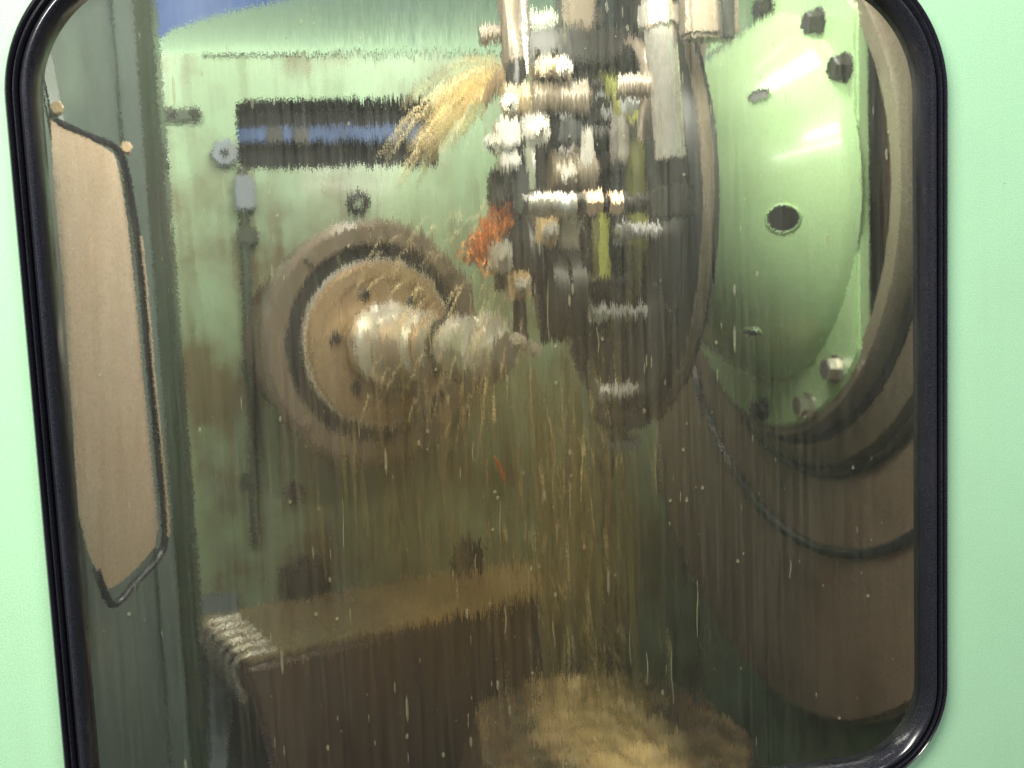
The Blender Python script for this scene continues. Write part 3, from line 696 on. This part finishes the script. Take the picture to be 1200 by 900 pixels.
def chips():
    b = bmesh.new()
    for i in range(40):
        a = random.uniform(0, 2*math.pi); r = 120*kh*math.sqrt(random.random())
        c = hq+Vector((r*math.cos(a), r*1.1*math.sin(a), .026*(1-(r/(150*kh))**2)+random.uniform(-.004, .004)))
        rr = random.uniform(.003, .007); ax = Vector((random.gauss(0, 1), random.gauss(0, 1), random.gauss(0, 1))).normalized()
        x = ax.orthogonal().normalized(); y = ax.cross(x); tt = random.uniform(.6, 1.8)
        tube([c+(x*math.cos(q)+y*math.sin(q))*rr for q in [tt*math.pi*k/6 for k in range(7)]], random.uniform(.0006, .0016), 4, b)
    return mesh(b, 'chips', ang=60)
tag(part('loose_chips', chips(), M_gold, tr), kind='stuff')

# ------------------------------------------------------------------ oil and swarf (uncountable)
def strands(n, fn, r0, r1):
    b = bmesh.new()
    for i in range(n): tube(fn(i), random.uniform(r0, r1), 5, b, lambda t: .35+.65*math.sin(math.pi*min(max(t, .02), .98)), False)
    return mesh(b, 'oil', ang=180)
def fall(i):
    px = random.gauss(668, 34); px = min(max(px, 606), 742); Y = random.uniform(.30, .42)
    y0 = random.uniform(395, 520); y1 = random.uniform(760, 850)
    if random.random() < .5: y0 = random.uniform(400, 720); y1 = y0+random.uniform(40, 200)
    a = P(px, y0, Y); b_ = P(px+random.gauss(18, 14)*(y1-y0)/400, min(y1, 850), Y)
    return [a.lerp(b_, t)+Vector((.0012*math.sin(9*t+i), 0, 0)) for t in [k/10 for k in range(11)]]
o = link(bpy.data.objects.new('falling_oil', strands(64, fall, .0012, .0065)))
o.data.materials.append(M_oilg); tag(o, 'greenish gold cutting oil falling in streams from the gear to the tray', 'oil', None, 'stuff')
def drip(i):
    px = random.gauss(540, 75); Y = random.uniform(.45, .6); y0 = random.uniform(400, 640); L = random.uniform(30, 130)
    a, b_ = P(px, y0, Y), P(px+random.gauss(6, 5), y0+L, Y)
    return [a.lerp(b_, t) for t in [k/6 for k in range(7)]]
o = link(bpy.data.objects.new('dripping_oil', strands(90, drip, .0005, .0030)))
o.data.materials.append(M_oil); tag(o, 'thin amber oil drips below the cutter arbor', 'oil', None, 'stuff')
def jet(i):
    t0 = random.random(); spread = random.gauss(0, 1)
    a = Vector((604+random.uniform(-8, 6), 74+random.uniform(-6, 14)))
    m = Vector((536+9*spread, 84+13*spread)); e = Vector((468+16*spread+random.uniform(-6, 6), 222+10*spread))
    Y = .36+random.uniform(0, .06); s0 = random.uniform(0, .55); s1 = min(1, s0+random.uniform(.25, .6)); out = []
    for k in range(10):
        t = s0+(s1-s0)*k/9; q = a*(1-t)**2+m*2*t*(1-t)+e*t*t; out.append(P(q.x, q.y, Y+.05*t))
    return out
o = link(bpy.data.objects.new('oil_sheet', strands(30, jet, .002, .007)))
o.data.materials.append(M_sheet); tag(o, 'soft translucent sheet of oil inside the sideways jet', 'oil', None, 'stuff')
o = link(bpy.data.objects.new('oil_jet', strands(75, jet, .00015, .0006)))
o.data.materials.append(M_streak); tag(o, 'amber oil jet spraying sideways from the manifold nozzle', 'oil', None, 'stuff')
def spat(i):
    a = random.uniform(0, 2*math.pi); r = abs(random.gauss(0, 1))*95
    px, py = 500+r*math.cos(a)*1.1, 380+r*math.sin(a); L = random.uniform(6, 26); d = random.uniform(-.6, .6)
    Y = random.uniform(.4, .55)
    return [P(px+d*L*t, py+L*t, Y) for t in (0, .25, .5, .75, 1)]
o = link(bpy.data.objects.new('oil_splash', strands(140, spat, .0004, .0011)))
o.data.materials.append(M_oil); tag(o, 'fine amber oil splashes around the cutter arbor', 'oil', None, 'stuff')
def fan(i):                                           # bright threads thrown off the gear over the spindle and down the middle
    if i % 2:
        a = math.radians(random.uniform(95, 178)); r0 = random.uniform(10, 200); L = random.uniform(10, 46)
        ox, oy = 612+random.gauss(0, 14), 270+random.gauss(0, 30)
        x0, y0 = ox+r0*math.cos(a), oy+r0*math.sin(a)*1.3; x1, y1 = x0+L*math.cos(a)*.6, y0+L*(abs(math.sin(a))+.35)
    else:
        x0 = random.gauss(672, 42); y0 = random.uniform(410, 800); x1 = x0+random.gauss(4, 4); y1 = y0+random.uniform(14, 80)
    Y = random.uniform(.26, .42); A, B = P(x0, y0, Y), P(x1, min(y1, 860), Y)
    return [A.lerp(B, t)+Vector((0, 0, .003*math.sin(math.pi*t))) for t in (0, .2, .4, .6, .8, 1)]
o = link(bpy.data.objects.new('oil_threads', strands(300, fan, .00012, .00045)))
o.data.materials.append(M_streak); tag(o, 'thin bright golden oil threads thrown from the gear across the spindle', 'oil', None, 'stuff')
def swarf():
    b = bmesh.new()
    for i in range(150):
        t = random.random(); px = 603-52*t+random.gauss(0, 7); py = 240+62*t+random.gauss(0, 8); Y = .30+random.uniform(-.02, .02)
        c = P(px, py, Y); r = random.uniform(.002, .0055); ax = Vector((random.gauss(0, 1), random.gauss(0, 1), random.gauss(0, 1))).normalized()
        x = ax.orthogonal().normalized(); y = ax.cross(x); tt = random.uniform(1.2, 2.6)
        tube([c+(x*math.cos(q)+y*math.sin(q))*r+ax*(q*.0007) for q in [tt*math.pi*k/10 for k in range(11)]], random.uniform(.0005, .0012), 5, b)
    return mesh(b, 'swarf', ang=60)
o = link(bpy.data.objects.new('swarf', swarf())); o.data.materials.append(M_orange)
tag(o, 'tangle of orange curled metal swarf hanging beside the gear nose', 'swarf', None, 'stuff')
o = part('metal_chip', tube(curve([P(579, 534, .009), P(584, 545, .009), P(588, 556, .009), P(591, 565, .009)], 5), .0014, 8, None, lambda t: .4+.6*math.sin(math.pi*min(max(t, .05), .95))), M_orange, None)
tag(o, 'single curved orange metal chip stuck to the oily pane', 'chip')
